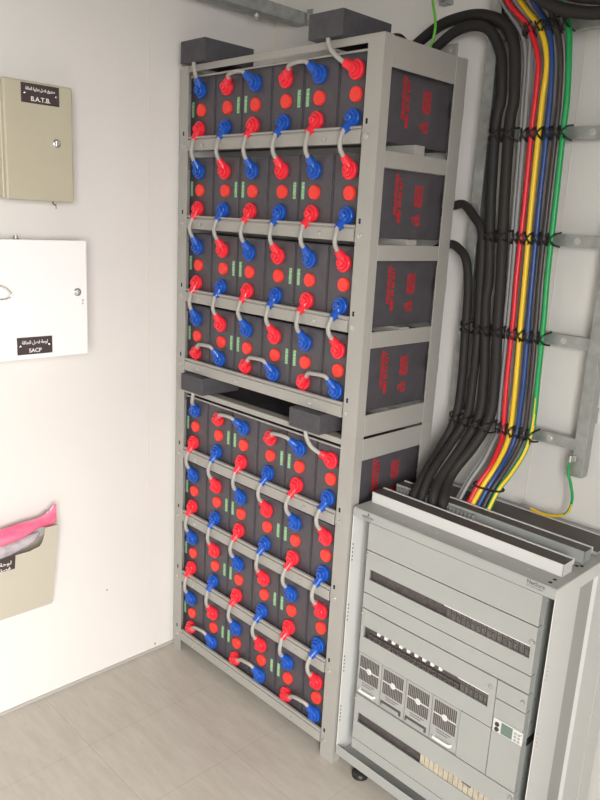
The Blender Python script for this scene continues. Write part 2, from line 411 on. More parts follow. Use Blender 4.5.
for z in RUNG + [2.27]:
    lad(MB().prism([(.342, z-.0145), (.342, z+.0145), (.362, z+.0145), (.362, z+.012), (.3445, z+.012), (.3445, z-.012), (.362, z-.012), (.362, z-.0145)], 'x', .778, 1.133), 'rung')
    lad(MB().lathe((1.062, .342, z), (0,-1,0), [(0,.0085),(.001,.0085),(.0012,.0055),(.0045,.0055)], 10, None, False), 'bolt', 'bolt', 0)
lad(MB().box(1.126, 1.140, .334, .339, .985, 1.0), 'earth_lug', 'bolt')

# ------------------------------------------------------------------ cables
CAB = {
'black_a': [(0.52,0.25,1.89),(0.56,0.27,1.939),(0.566,0.29,1.959),(0.597,0.3,1.975),(0.661,0.305,2.019),(0.716,0.305,2.033),(0.761,0.31,2.026),(0.786,0.315,2.004),(0.808,0.315,1.967),(0.818,0.315,1.934),(0.826,0.315,1.852),(0.819,0.315,1.794),(0.829,0.315,1.611),(0.848,0.315,1.422),(0.847,0.315,1.357),(0.858,0.315,1.252),(0.868,0.315,1.145),(0.872,0.305,1.047),(0.857,0.265,0.969),(0.847,0.195,0.894),(0.858,0.15,0.852),(0.862,0.14,0.815)],
'black_b': [(0.465,0.28,1.89),(0.487,0.3,1.951),(0.494,0.315,1.978),(0.518,0.325,2.003),(0.602,0.33,2.051),(0.675,0.33,2.064),(0.741,0.325,2.059),(0.807,0.32,2.031),(0.841,0.315,1.988),(0.853,0.315,1.937),(0.862,0.315,1.85),(0.858,0.315,1.792),(0.868,0.315,1.612),(0.883,0.315,1.425),(0.889,0.315,1.31),(0.901,0.315,1.152),(0.905,0.305,1.055),(0.888,0.27,0.976),(0.862,0.215,0.895),(0.884,0.158,0.845),(0.889,0.15,0.815)],
'black_c': [(0.62,0.362,1.565),(0.665,0.362,1.589),(0.694,0.357,1.597),(0.736,0.335,1.598),(0.775,0.322,1.573),(0.816,0.312,1.523),(0.828,0.312,1.381),(0.834,0.315,1.248),(0.835,0.315,1.139),(0.835,0.305,1.039),(0.818,0.262,0.959),(0.816,0.185,0.887),(0.821,0.15,0.838),(0.822,0.142,0.815)],
'black_d': [(0.61,0.362,1.46),(0.654,0.362,1.482),(0.688,0.357,1.492),(0.727,0.335,1.487),(0.767,0.325,1.455),(0.786,0.32,1.377),(0.796,0.315,1.243),(0.8,0.315,1.132),(0.8,0.305,1.031),(0.787,0.27,0.949),(0.793,0.19,0.88),(0.798,0.145,0.837),(0.796,0.138,0.815)],
'red': [(0.62,0.27,2.4),(0.77,0.3,2.17),(0.815,0.31,2.079),(0.875,0.32,2.014),(0.913,0.318,1.936),(0.918,0.318,1.846),(0.918,0.318,1.789),(0.923,0.318,1.613),(0.926,0.318,1.429),(0.931,0.318,1.315),(0.934,0.318,1.158),(0.938,0.318,1.077),(0.941,0.318,1.017),(0.947,0.3,0.986),(0.95,0.262,0.936),(0.938,0.236,0.893),(0.926,0.214,0.838),(0.921,0.21,0.815)],
'yellow': [(0.66,0.27,2.4),(0.805,0.3,2.16),(0.851,0.31,2.074),(0.907,0.32,2.007),(0.936,0.318,1.934),(0.937,0.318,1.845),(0.938,0.318,1.788),(0.942,0.318,1.614),(0.949,0.318,1.431),(0.953,0.318,1.318),(0.96,0.318,1.163),(0.962,0.318,1.082),(0.962,0.318,1.039),(0.965,0.3,0.988),(0.962,0.262,0.934),(0.951,0.236,0.891),(0.938,0.214,0.837),(0.937,0.21,0.815)],
'blue': [(0.7,0.27,2.4),(0.84,0.3,2.155),(0.886,0.31,2.069),(0.928,0.32,2.005),(0.949,0.318,1.932),(0.957,0.318,1.844),(0.959,0.318,1.787),(0.963,0.318,1.614),(0.969,0.318,1.433),(0.974,0.318,1.321),(0.982,0.318,1.167),(0.982,0.318,1.087),(0.981,0.318,1.032),(0.978,0.3,0.98),(0.974,0.262,0.931),(0.966,0.236,0.89),(0.954,0.214,0.836),(0.952,0.21,0.815)],
'dark': [(0.74,0.27,2.4),(0.88,0.3,2.15),(0.919,0.31,2.064),(0.95,0.32,2.002),(0.972,0.318,1.93),(0.98,0.318,1.842),(0.982,0.318,1.786),(0.985,0.318,1.615),(0.989,0.318,1.435),(0.995,0.318,1.324),(1.002,0.318,1.171),(1.003,0.318,1.092),(1.001,0.318,1.032),(0.997,0.3,0.985),(0.989,0.262,0.93),(0.98,0.236,0.892),(0.969,0.214,0.836),(0.967,0.21,0.815)],
'green': [(0.78,0.27,2.4),(0.915,0.3,2.145),(0.955,0.31,2.058),(0.98,0.32,1.998),(0.992,0.318,1.928),(1,0.318,1.841),(1.001,0.318,1.786),(1.005,0.318,1.615),(1.009,0.318,1.437),(1.015,0.318,1.326),(1.02,0.318,1.174),(1.023,0.318,1.096),(1.021,0.318,1.034),(1.016,0.3,0.977),(1.005,0.262,0.924),(0.995,0.236,0.891),(0.984,0.214,0.835),(0.982,0.21,0.815)],
'grey1': [(0.6,0.31,2.4),(0.74,0.326,2.17),(0.812,0.33,2.078),(0.87,0.334,2.005),(0.883,0.33,1.939),(0.888,0.33,1.848),(0.891,0.33,1.791),(0.898,0.33,1.613),(0.907,0.33,1.428),(0.911,0.33,1.312),(0.914,0.33,1.154),(0.916,0.33,1.072),(0.92,0.33,1.017),(0.926,0.3,0.989),(0.925,0.262,0.94),(0.911,0.236,0.893),(0.9,0.214,0.844),(0.893,0.21,0.815)],
'grey2': [(0.585,0.31,2.4),(0.72,0.326,2.18),(0.795,0.33,2.075),(0.852,0.334,2.001),(0.8695,0.336,1.939),(0.8745,0.336,1.848),(0.8775,0.336,1.791),(0.8845,0.336,1.613),(0.8935,0.336,1.428),(0.8975,0.336,1.312),(0.9005,0.336,1.154),(0.9025,0.336,1.072),(0.9065,0.336,1.017),(0.9125,0.312,0.989),(0.9115,0.274,0.94),(0.8975,0.248,0.893),(0.8865,0.226,0.844),(0.8795,0.222,0.815)],
}
def mid(a, b, dy):
    A, B = CAB[a], CAB[b]; n = min(len(A), len(B))
    return [((p[0]+q[0])/2, min((p[1]+q[1])/2+dy, .3335) if 2 < i < 11 else (p[1]+q[1])/2+dy*.6, (p[2]+q[2])/2) for i, (p, q) in enumerate(zip(CAB[a], CAB[b]))]
for i, (a, b) in enumerate((('red','yellow'),('yellow','blue'),('blue','dark'),('dark','green'))): CAB['grey%d' % (i+3)] = mid(a, b, .0155)
SPEC = {
'black_a': ('blackcable', .0133, 'thick black cable arching highest left of the ladder, inner one of the tall pair'),
'black_b': ('blackcable', .0142, 'thick black cable arching from the rack top, outer and longer one of the tall pair'),
'black_c': ('blackcable', .0118, 'black cable leaving the upper rack beside the second row of cells'),
'black_d': ('blackcable', .0118, 'black cable leaving the rack lowest, bending down nearest the rack'),
'red': ('c_red', .0064, 'red power cable running down the wall ladder'),
'yellow': ('c_yellow', .0066, 'yellow power cable running down the wall ladder'),
'blue': ('c_blue', .0064, 'dark blue power cable running down the wall ladder'),
'dark': ('c_dark', .0062, 'dark brown power cable running down the ladder between blue and green'),
'green': ('c_green', .0068, 'green earth cable with yellow stripe, rightmost on the wall ladder'),
'grey1': ('c_grey', .0052, 'thin grey cable directly left of the red cable on the ladder'),
'grey2': ('c_grey', .0048, 'thin grey cable second to the left of the red cable on the ladder'),
'grey3': ('c_grey', .0062, 'grey cable tucked behind the red and yellow cables'),
'grey4': ('c_grey', .0060, 'grey cable tucked behind the yellow and blue cables'),
'grey5': ('c_grey', .0060, 'grey cable tucked behind the blue and brown cables'),
'grey6': ('c_grey', .0062, 'grey cable tucked behind the brown and green cables'),
}
for k, pts in CAB.items():
    m, r, lab = SPEC[k]
    name = {'black':'black_cable','grey':'grey_cable','dark':'brown_cable'}.get(k.split('_')[0].rstrip('123456'), k+'_cable')
    mb = MB()
    if k == 'green': mb.tube(pts, r, 16, m, 8, stripe=('c_yellow', lambda u, a: u > .60 and .97 - min((u-.60)*2, .20) < a < .97))
    else: mb.tube(pts, r, 14, m, 8)
    tag(mb.build(name, m), lab, 'cable', 'grey cables on the ladder' if k.startswith('grey') else 'power cables to the cabinet')
# black cables added overhead to darken the top right corner, right of the coloured bundle
for i, (a, b, c) in enumerate(((0,0,.0135), (.030,.028,.014), (.058,.058,.0135), (.018,.050,.012))):
    tag(MB().tube([(.70,.16,2.40+b),(.84+a*.3,.18,2.17+b),(.955+a*.5,.20,2.045+b),(1.06+a*.4,.20,1.995+b),(1.20,.20,1.985+b),(1.45,.20,2.01+b),(1.9,.20,2.04+b)], c, 12).build('added_overhead_cable', 'blackcable'),
        'added black cable darkening the top right overhead, %s of the bunch' % ('lowest', 'middle', 'highest', 'thinnest')[i], 'cable', 'added black cables overhead')
tag(MB().tube([(.572,.16,1.985),(.578,.185,2.000),(.580,.215,1.997),(.578,.240,1.965),(.575,.245,1.90)], .011, 12).build('black_cable', 'blackcable'), 'short black cable bending down behind the front post, beside the right top cover', 'cable')
# cable ties: two thin straps crossing over each cable and looped round its rung
def at_z(k, z):
    best = None
    for a, b in zip(CAB[k], CAB[k][1:]):
        if (a[2]-z)*(b[2]-z) <= 0 and abs(a[2]-b[2]) > 1e-4:
            t_ = (a[2]-z)/(a[2]-b[2]); best = (a[0]+(b[0]-a[0])*t_, a[1]+(b[1]-a[1])*t_)
    return best
NM = {'black_a':'inner tall black cable','black_b':'outer tall black cable','black_c':'upper short black cable','black_d':'lower short black cable',
      'red':'red cable','yellow':'yellow cable','blue':'blue cable','dark':'brown cable','green':'green cable','grey1':'thin grey cable'}
RN = ['topmost', 'second highest', 'middle', 'fourth', 'lowest']
for ri, z in enumerate(RUNG):
    for k in NM:
        if ri < 2 and k in ('black_c', 'black_d'): continue
        if ri == 2 and k in ('black_d', 'black_c'): continue
        if ri == 0 and k in ('black_a', 'black_b'): continue
        p = at_z(k, z); r = SPEC[k][1]
        if not p: continue
        x, y = p; R_ = r+.0022; mb = MB()
        for s in (1, -1):
            pts = [(x-s*(r+.004), .341, z+.017), (x-s*(R_), y-.001, z+.013), (x-s*R_*.55, y-R_*.92, z+.007), (x, y-R_-.0012 - (.001 if s > 0 else 0), z), (x+s*R_*.55, y-R_*.92, z-.007), (x+s*R_, y-.001, z-.013), (x+s*(r+.004), .341, z-.017)]
            mb.tube(pts, .0026, 6, sub=3)
        mb.tube([(x+R_*.6, y-R_-.001, z-.006), (x+R_*1.3, y-R_-.010, z-.012+random.uniform(-.004, .008)), (x+R_*1.5, y-R_-.012, z-.010+random.uniform(-.008, .010))], .0015, 5, sub=2)
        tag(mb.build('cable_tie', 'black'), 'black tie crossing over the %s at the %s ladder rung' % (NM[k], RN[ri]), 'cable tie', 'cable ties on the ladder rungs')
# strap around the coloured bundle near the cabinet
pts = [(.922,.236,.885),(.930,.225,.884),(.955,.222,.884),(.988,.223,.886),(1.004,.232,.888),(1.003,.246,.890),(.975,.256,.892),(.938,.256,.891),(.923,.248,.888),(.922,.236,.885)]
tag(MB().tube(pts, .003, 6).build('cable_tie', 'black'), 'black tie holding the coloured cable bundle together just above the cabinet', 'cable tie')
# earth wires
yel = lambda u, a: (a*1.0 + u*.0) % 1 > .45
tag(MB().tube([(0.59,0.28,2.42),(0.598,0.285,2.25),(0.608,0.285,2.12),(0.624,0.286,2.056),(0.623,0.286,2.014),(0.606,0.286,1.975),(0.590,0.286,1.945)], .0036, 12, 'lime', 8, stripe=('c_yellow', lambda u, a: .80 < (a + u*.6) % 1 < .93)).build('earth_wire', 'lime'),
    'thin green and yellow wire hanging from above behind the upper rack', 'wire')
E1 = thing('earth_wire', 'thin green and yellow earth wire curving from the ladder foot to the cabinet', 'wire', (1.13, .336, .95))
def epar(mb, name, m): o = mb.build(name, m, E1); o.matrix_parent_inverse = Matrix.Translation(-Vector(E1.location)); return o
epar(MB().tube([(1.128,0.330,0.985),(1.127,0.330,0.953),(1.136,0.332,0.931),(1.146,0.335,0.886),(1.134,0.34,0.845),(1.101,0.34,0.826),(1.065,0.34,0.822),(1.035,0.34,0.826)], .0036, 12, 'c_green', 8, stripe=('c_yellow', lambda u, a: (.30 < a < .60) or u > .45 and (a > .25 or u > .6))), 'wire', 'c_green')
epar(MB().tube([(1.037,.34,.826),(1.022,.34,.828),(1.008,.34,.828)], [.0045,.005,.0035], 8), 'cable_lug', 'c_grey')
epar(MB().tube([(1.128,.330,1.000),(1.128,.330,.983)], [.004,.005], 8, spline=False), 'cable_lug', 'bolt')

# ------------------------------------------------------------------ overhead strut, wall brackets
St = thing('overhead_strut', 'galvanised strut overhead, running to the back wall behind the rack', 'strut', (.015, -.1, 2.155))
def sp(mb, name, m='galv', bev=.0008): o = mb.build(name, m, St, bevel=bev); o.matrix_parent_inverse = Matrix.Translation(-Vector(St.location)); return o
sp(MB().prism([(-.005,2.140),(-.005,2.178),(.000,2.178),(.000,2.143),(.032,2.143),(.032,2.178),(.037,2.178),(.037,2.140)], 'y', -.9, .392), 'channel')
sp(MB().box(.037, .062, .389, .3945, 2.140, 2.186), 'end_plate')
sp(MB().lathe((.050, .389, 2.164), (0,-1,0), [(0,.009),(.001,.009),(.0015,.006),(.006,.006)], 10), 'bolt', 'bolt', 0)
sp(MB().tube([(.014,.20,2.449),(.014,.20,2.120)], .0045, 8, spline=False).lathe((.014,.20,2.128), (0,0,1), [(0,.009),(.008,.009)], 6), 'threaded_rod', 'bolt', 0)
sp(MB().tube([(.02,-.2,2.187),(.02,.05,2.186),(.016,.18,2.181),(.012,.28,2.168)], .007, 8), 'wire', 'black', 0)
Bk = thing('wall_bracket', 'small grey bracket with a bolt on the back wall, behind the upper rack top', 'bracket', (.56, .39, 1.94))
def bp(mb, name, m='galv', bev=.0008): o = mb.build(name, m, Bk, bevel=bev); o.matrix_parent_inverse = Matrix.Translation(-Vector(Bk.location)); return o
bp(MB().box(.505, .628, .387, .3945, 1.935, 2.020), 'plate', 'rack'); bp(MB().box(.505, .628, .3385, .387, 1.935, 1.938), 'foot', 'rack')
bp(MB().lathe((.605, .387, 2.003), (0,-1,0), [(0,.0095),(.0012,.0095),(.0014,.006),(.007,.006)], 8, None, False), 'bolt', 'bolt', 0)
tag(MB().box(.566, .598, .372, .395, 2.118, 2.15).box(.572, .592, .360, .373, 2.124, 2.14).build('cable_clip', 'galv', bevel=.001), 'small galvanised clip on the back wall above the black cable arch', 'clip')

# ------------------------------------------------------------------ power cabinet
Pc = thing('power_cabinet', 'light grey rectifier power cabinet on the floor right of the battery racks', 'power cabinet', (1.0, .19, 0))
PO = Matrix.Translation(-Vector(Pc.location))
def pc(mb, name, m='cab', bev=.0012, par=None):
    o = mb.build(name, m, par or Pc, bevel=bev)
    if par is None: o.matrix_parent_inverse = PO
    return o
CX0, CX1, CT = .7125, 1.287, .810
YD = .385
# side panels: front upright, recessed web, rear upright, rear cover
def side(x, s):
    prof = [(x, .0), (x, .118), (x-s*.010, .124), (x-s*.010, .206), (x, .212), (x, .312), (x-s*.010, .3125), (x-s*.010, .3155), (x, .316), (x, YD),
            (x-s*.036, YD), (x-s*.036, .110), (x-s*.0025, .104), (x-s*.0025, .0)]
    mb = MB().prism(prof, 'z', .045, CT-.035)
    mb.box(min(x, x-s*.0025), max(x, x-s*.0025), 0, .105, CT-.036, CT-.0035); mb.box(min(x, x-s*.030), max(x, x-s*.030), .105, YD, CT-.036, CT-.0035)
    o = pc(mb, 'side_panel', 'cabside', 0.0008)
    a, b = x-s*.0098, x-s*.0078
    MB().box(min(a, b), max(a, b), .1245, .2055, .048, CT-.037).build('shaded_side_web', 'cab', o)  # recess shade put into the colour: web is greyer than the side panel
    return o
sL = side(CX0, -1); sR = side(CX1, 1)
def punch(x, sx, zs, par):
    mb = MB()
    for z in zs: mb.box(x-.0004, x+.0004, .0045, .0075, z-.0025, z+.0025)
    mb.build('slot_holes', 'hole', par)
zz = [z0-k*.0115 for z0 in (.70, .52, .36, .20) for k in range(5)]
# (parts' coordinates are local to the side panels, whose origin is the world origin)
punch(CX0+.0026, -1, zz, sL)
mb = MB()
for z in [.62-k*.011 for k in range(4)] + [.45-k*.011 for k in range(4)]: mb.lathe((CX1-.0001, .012, z), (1,0,0), [(0,.0012),(.0004,.0012)], 8)
mb.build('punched_holes', 'hole', sR)
# top frame
tf = pc(MB().box(CX0+.0005, CX1-.0005, -.0015, .058, CT-.003, CT).box(CX0+.0005, CX1-.0005, -.0015, .001, .784, CT-.003), 'top_fascia', 'cab')
pc(MB().box(CX0, CX1, .058, YD, CT-.003, CT-.0005), 'top_plate', 'cab')
text_mesh('lettering', 'NetSure', .0125, 'greyink', tf, (1.218, -.0016, .7985), (1,0,0), (0,0,1), bold=.0002)
text_mesh('lettering', 'DC Power System', .0052, 'greyink', tf, (1.218, -.0016, .7925), (1,0,0), (0,0,1))
text_mesh('lettering', 'EMERSON', .0085, 'greyink', tf, (.7455, -.0016, .7920), (1,0,0), (0,0,1), bold=.0002)
text_mesh('lettering', 'Network Power', .0045, 'greyink', tf, (.7475, -.0016, .7872), (1,0,0), (0,0,1))
MB().tube([(.763,-.0018,.8005),(.766,-.0018,.804),(.768,-.0018,.801),(.765,-.0018,.8005)], .0011, 6).tube([(.764,-.0018,.8065),(.767,-.0018,.8035),(.764,-.0018,.802)], .0009, 6).build('emblem', 'greyink', tf)
for x, y in ((.80,.028),(.86,.022),(.955,.034),(1.08,.030),(1.2,.036)):
    pc(MB().lathe((x, y, CT-.0002), (0,0,1), [(0,.0034),(.001,.0034),(.0014,.002)], 8), 'rivet', 'bolt', 0)
for x, y in ((1.262,.018),(1.262,.038),(1.262,.142),(1.270,.150)): pc(MB().lathe((x, y, CT-.0002), (0,0,1), [(0,.0045),(.0006,.0045)], 10), 'screw_hole', 'hole', 0)
# trunking on top
def trunk(y0, y1, z1, x0, x1, front):
    T = pc(MB().box(x0, x1, y0, y0+.003, CT, z1).box(x0, x0+.003, y0, y1, CT, z1).box(x1-.003, x1, y0, y1, CT, z1).box(x0, x1, y1-.003, y1, CT, z1), 'cable_trunking', front)
    MB().box(x0+.0005, x1-.0005, y0+.0035, y1-.0005, z1-.004, z1+.0004).build('trunking_lid', 'cablid', T, bevel=.0008)
    MB().box(x0, x1, y1+.0005, y1+.0065, z1-.012, z1+.0015).build('edge_strip', 'cabside', T, bevel=.0008)
    return T
T1 = trunk(.060, .105, .8395, .7225, 1.268, 'cabside')
T2 = trunk(.163, .198, .8395, .7225, 1.268, 'trunk')
T3 = trunk(.232, .335, .8180, .7225, 1.268, 'cab')
mb = MB()
for k in range(22):
    x = .735 + k*.0115
    mb.box(x, x+.0065, .150, .1625, CT+.0005, .8345)
pc(mb, 'trunking_fingers', 'trunk', 0)
# base
pc(MB().box(CX0, CX1, -.0005, .0025, .044, .075).box(CX0, CX1, .0025, YD, .044, .047), 'base_rail', 'cab')
for x in (.785, 1.215):
    for y in (.03, .34):
        pc(MB().lathe((x, y, 0), (0,0,1), [(0,.024),(.010,.024),(.014,.020),(.020,.010),(.021,.006),(.044,.006)], 20), 'foot', 'black', 0)
pc(MB().lathe((.86, .02, .047), (0,0,1), [(0,.006),(.006,.006)], 6), 'bolt', 'bolt', 0)
# unit body behind the panels
UX0, UX1 = .767, 1.258
pc(MB().box(UX0+.002, UX1-.001, .0235, .098, .100, .780).box(UX0+.002, CX1-.040, .098, .30, .100, .780), 'unit_chassis', 'trunk', .001)
YP, TP = .0015, .003     # panel front plane and sheet thickness
GAP = .0022
def plate(x0, x1, z0, z1, name, m='cab', slot=None, par=None, depth=.0215):
    x0 += GAP/2; x1 -= GAP/2; z0 += GAP/2; z1 -= GAP/2; mb = MB()
    if slot:
        a, b, c, d = slot
        mb.box(x0, a, YP, YP+TP, z0, z1).box(b, x1, YP, YP+TP, z0, z1).box(a, b, YP, YP+TP, z0, c).box(a, b, YP, YP+TP, d, z1)
    else: mb.box(x0, x1, YP, YP+TP, z0, z1)
    # returned edges
    mb.box(x0, x0+.002, YP+TP, YP+depth, z0, z1).box(x1-.002, x1, YP+TP, YP+depth, z0, z1).box(x0+.002, x1-.002, YP+TP, YP+depth, z1-.002, z1).box(x0+.002, x1-.002, YP+TP, YP+depth, z0, z0+.002)
    o = pc(mb, name, m, .0, par)
    if slot:
        a, b, c, d = slot
        MB().box(a-.003, b+.003, YP+.0125, YP+.0155, c-.004, d+.004).build('recess_backing', 'slot', o)
    return o
def screw(par, x, z, r=.0058, m='chrome'):
    MB().lathe((x, YP, z), (0,-1,0), [(0,r),(.003,r),(.006,r*.8),(.0065,r*.4),(.0066,0)], 14).build('captive_screw', m, par)
def ribs(par, x0, x1, z0, z1, n, m, name='breaker', y=.006):
    w_ = (x1-x0)/n
    for k in range(n):
        a = x0+k*w_
        q = MB().box(a+w_*.06, a+w_*.94, YP+y, YP+.0124, z0, z1)
        if m != 'beige': q.box(a+w_*.3, a+w_*.7, YP+y-.003, YP+y, z0+(z1-z0)*.35, z0+(z1-z0)*.68)
        q.build(name, m, par)
plate(UX0, UX1, .706, .783, 'blank_panel')
p1 = plate(UX0, UX1, .584, .705, 'breaker_panel', slot=(.782, 1.246, .624, .654))
ribs(p1, 1.022, 1.244, .620, .652, 16, 'rib')
MB().box(1.018, 1.246, YP-.001, YP+.014, .6535, .6552).build('white_trim', 'white', p1)
screw(p1, 1.250, .668); screw(p1, .7735, .694, .004, 'bolt')
plate(UX0, UX1, .5385, .583, 'blank_panel')
p2 = plate(UX0, 1.180, .406, .5365, 'breaker_panel', slot=(.778, 1.162, .4535, .487))
for k in range(9):
    x = .822 + k*.0247
    MB().box(x, x+.009, YP+.003, YP+.010, .4765, .4885).build('white_tab', 'white', p2)
ribs(p2, 1.082, 1.160, .450, .484, 6, 'rib')
ribs(p2, .790, 1.080, .447, .466, 18, 'slot', 'breaker')
MB().box(1.078, 1.162, YP-.001, YP+.012, .4865, .4882).build('white_trim', 'white', p2)
screw(p2, 1.166, .511); screw(p2, .7735, .524, .004, 'bolt')
p3 = plate(1.180, UX1, .489, .5365, 'blank_panel'); screw(p3, 1.248, .515, .0045, 'bolt')
p4 = plate(1.180, UX1, .4042, .488, 'controller_module', depth=.02)
MB().box(1.184, 1.260, YP-.0045, YP-.0002, .4065, .4405).build('bezel', 'cabside', p4, bevel=.0015)
MB().box(1.2065, 1.2345, YP-.0056, YP-.0042, .4105, .4385).build('display', 'screen', p4)
for z, d in ((.4285, 1), (.4155, -1)):
    MB().lathe((1.1955, YP-.0046, z), (0,-1,0), [(0,.0056),(.0022,.0052),(.0024,0)], 16).build('arrow_button', 'plate', p4)
for i in range(2):
    for j in range(3):
        MB().box(1.2390+i*.009, 1.2455+i*.009, YP-.0062, YP-.0044, .4115+j*.0085, .4165+j*.0085).build('key_button', 'cab', p4, bevel=.0008)
MB().lathe((1.2565, YP-.0046, .4345), (0,-1,0), [(0,.0015),(.001,.0012)], 8).build('indicator', 'print', p4)
p5 = plate(1.180, UX1, .277, .4038, 'blank_panel')
MB().lathe((1.212, YP, .309), (0,-1,0), [(0,.002),(.001,.0016)], 8).build('rivet', 'bolt', p5)
p6 = plate(1.095, 1.180, .277, .4055, 'blank_panel')
MB().lathe((1.136, YP, .296), (0,-1,0), [(0,.0024),(.001,.0018)], 8).build('rivet', 'bolt', p6)
# four rectifier modules
for i in range(4):
    x0 = UX0 + i*.082; x1 = x0 + .0815
    m_ = MB().box(x0+.0006, x1-.0006, YP+.002, YP+.022, .2785, .405)
    fx0, fx1, fz0, fz1 = x0+.008, x1-.007, .325, .397
    R_ = pc(m_, 'rectifier_module', 'cab', .0008)
    MB().box(x0+.003, x1-.003, YP+.0002, YP+.0022, .281, .4035).build('face_plate', 'cab', R_, bevel=.0006)
    q = MB()
    n = 12
    for k in range(n):
        x = fx0 + (fx1-fx0)*(k+.5)/n
        for (za, zb_) in ((fz0, (fz0+fz1)/2-.002), ((fz0+fz1)/2+.002, fz1)):
            q.box(x-.0019, x+.0019, YP-.0004, YP+.0004, za, zb_)
    q.build('vent_slits', 'slot', R_)
    cx, cz = (fx0+fx1)/2, (fz0+fz1)/2
    MB().lathe((cx, YP, cz), (0,-1,0), [(0,.0088),(.0008,.0088),(.0010,.0072),(.0010,.0060),(.0018,.0056),(.0022,.0035),(.0022,0)], 20).box(fx0, fx1, YP-.0012, YP-.0002, cz-.0016, cz+.0016).build('fan_hub', 'cabside', R_)
    for k, (a, b) in enumerate(((.0, .62), (.1, .5))):
        MB().box(cx-.022+a*.02, cx-.022+b*.07, YP-.0002, YP+.0004, .3165-k*.0065, .3185-k*.0065).build('caption', 'greyink', R_)
    if i in (0, 3):
        MB().tube([(x0+.016, YP, .296), (x0+.018, YP-.006, .2962), (x0+.024, YP-.008, .2965), (x1-.022, YP-.008, .2965), (x1-.016, YP-.006, .2962), (x1-.014, YP, .296)], .0036, 10, sub=4).build('handle', 'white', R_)
    else:
        MB().box(x0+.006, x1-.008, YP-.0006, YP+.0005, .2865, .302).build('handle_recess', 'slot', R_)
        MB().box(x0+.012, x1-.014, YP-.004, YP-.0005, .288, .2965).build('handle', 'trunk', R_, bevel=.001)
# lower distribution panel
p7 = plate(UX0, UX1, .1335, .2755, 'breaker_panel', slot=(.781, 1.246, .190, .221))
ribs(p7, .993, 1.225, .1875, .2195, 16, 'beige', 'terminal_block', .004)
MB().box(1.12, 1.145, YP+.001, YP+.0035, .2160, .2215).build('marker', 'slot', p7)
screw(p7, .7735, .262, .0045, 'bolt'); screw(p7, 1.250, .262)
plate(UX0, UX1, .101, .1330, 'blank_panel')
# hex screws on the visible right flank
for z in (.76, .69, .60, .515, .455, .30):
    pc(MB().lathe((UX1-.001, .032, z), (1,0,0), [(0,.0032),(.0015,.0032),(.002,.0018)], 8), 'side_screw', 'chrome', 0)
pc(MB().box(UX1-.0008, UX1+.0004, .026, .10, .392, .412), 'side_gap', 'hole', 0)

# ------------------------------------------------------------------ things on the left wall
Yd, Zu = (0,1,0), (0,0,1)
def nameplate(par, x, y0, y1, z0, z1, lines, screws=True):
    pl = MB().box(x, x+.0018, y0, y1, z0, z1).build('name_plate', 'plate', par)
    for body, size, z, sx, al in lines:
        yy = (y0+y1)/2
        text_mesh('lettering', body, size, 'ink', pl, (x+.0020, yy, z), Yd, Zu, sx, 'CENTER', .0001, .0003)
    for y in ((y0+.010), (y1-.008)) if screws else ():
        MB().lathe((x+.0015, y, (z0+z1)/2), (1,0,0), [(0,.0032),(.001,.0032),(.0016,.002)], 10).build('screw', 'chrome', pl)
    return pl
A_ = {'lawha': '\uFE94\uFEA3\uFEEE\uFEDF', 'sunduq': '\uFED5\uFEED\uFEAA\uFEE8\uFEBB', 'fasl': '\uFEDE\uFEBC\uFED3', 'batt': '\uFE94\uFEF3\uFEAD\uFE8E\uFEC4\uFE91', 'power': '\uFE94\uFED7\uFE8E\uFEC4\uFEDF\uFE8D'}
# B.A.T.B. box
bx = thing('wall_box', 'beige steel wall box with dark B.A.T.B. name plate, uppermost on left wall', 'wall box', (LX, -.48, 1.549))
def on_wall(o, R): o.matrix_parent_inverse = Matrix.Translation(-Vector(R.location)); return o
on_wall(MB().box(LX+.001, -.046, -.580, -.394, 1.551, 1.838).build('body', 'beigebox', bx, bevel=.003), bx)
dr = on_wall(MB().box(-.044, -.030, -.577, -.391, 1.549, 1.842).build('door', 'beigebox', bx, bevel=.005, seg=3), bx)
nameplate(dr, -.030, -.531, -.429, 1.789, 1.836, [(' '.join(A_[k] for k in ('power','batt','fasl','sunduq')), .0105, 1.8200, .70, 'C'), ('B.A.T.B.', .0155, 1.7945, 1.05, 'C')])
MB().lathe((-.030, -.4395, 1.6975), (1,0,0), [(0,.0115),(.003,.0115),(.005,.0095),(.0052,.0075),(.003,.007),(.003,0)], 20).box(-.0275, -.0262, -.4410, -.4380, 1.692, 1.703).build('lock', 'chrome', dr)
on_wall(MB().tube([(-.060,-.440,1.552),(-.058,-.438,1.543),(-.052,-.434,1.540)], .0018, 6).tube([(-.052,-.434,1.540),(-.052,-.434,1.530)], .001, 5, spline=False).build('wire_end', 'plate', bx), bx)
# S.A.C.P. box
sx_ = thing('wall_box', 'white steel box with a dark SACP name plate on the left wall', 'wall box', (LX, -.57, 1.13))
on_wall(MB().box(LX+.001, -.0185, -.775, -.376, 1.137, 1.447).build('body', 'whitebox', sx_, bevel=.003), sx_)
dr = on_wall(MB().box(-.017, 0, -.778, -.373, 1.134, 1.450).build('door', 'whitebox', sx_, bevel=.003), sx_)
nameplate(dr, 0, -.580, -.482, 1.1475, 1.194, [(' '.join(A_[k] for k in ('power','fasl','lawha')), .0125, 1.1760, .84, 'C'), ('SACP', .0150, 1.1530, 1.0, 'C')])
MB().lathe((0, -.405, 1.310), (1,0,0), [(0,.0115),(.003,.0115),(.005,.0095),(.0052,.0075),(.003,.007),(.003,0)], 20).box(.0025, .0045, -.4065, -.4035, 1.304, 1.316).build('lock', 'chrome', dr)
MB().lathe((0, -.388, 1.287), (1,0,0), [(0,.003),(.001,.003)], 10).lathe((0, -.3885, 1.278), (1,0,0), [(0,.0028),(.001,.0028)], 10).build('rivet_pair', 'bolt', dr)
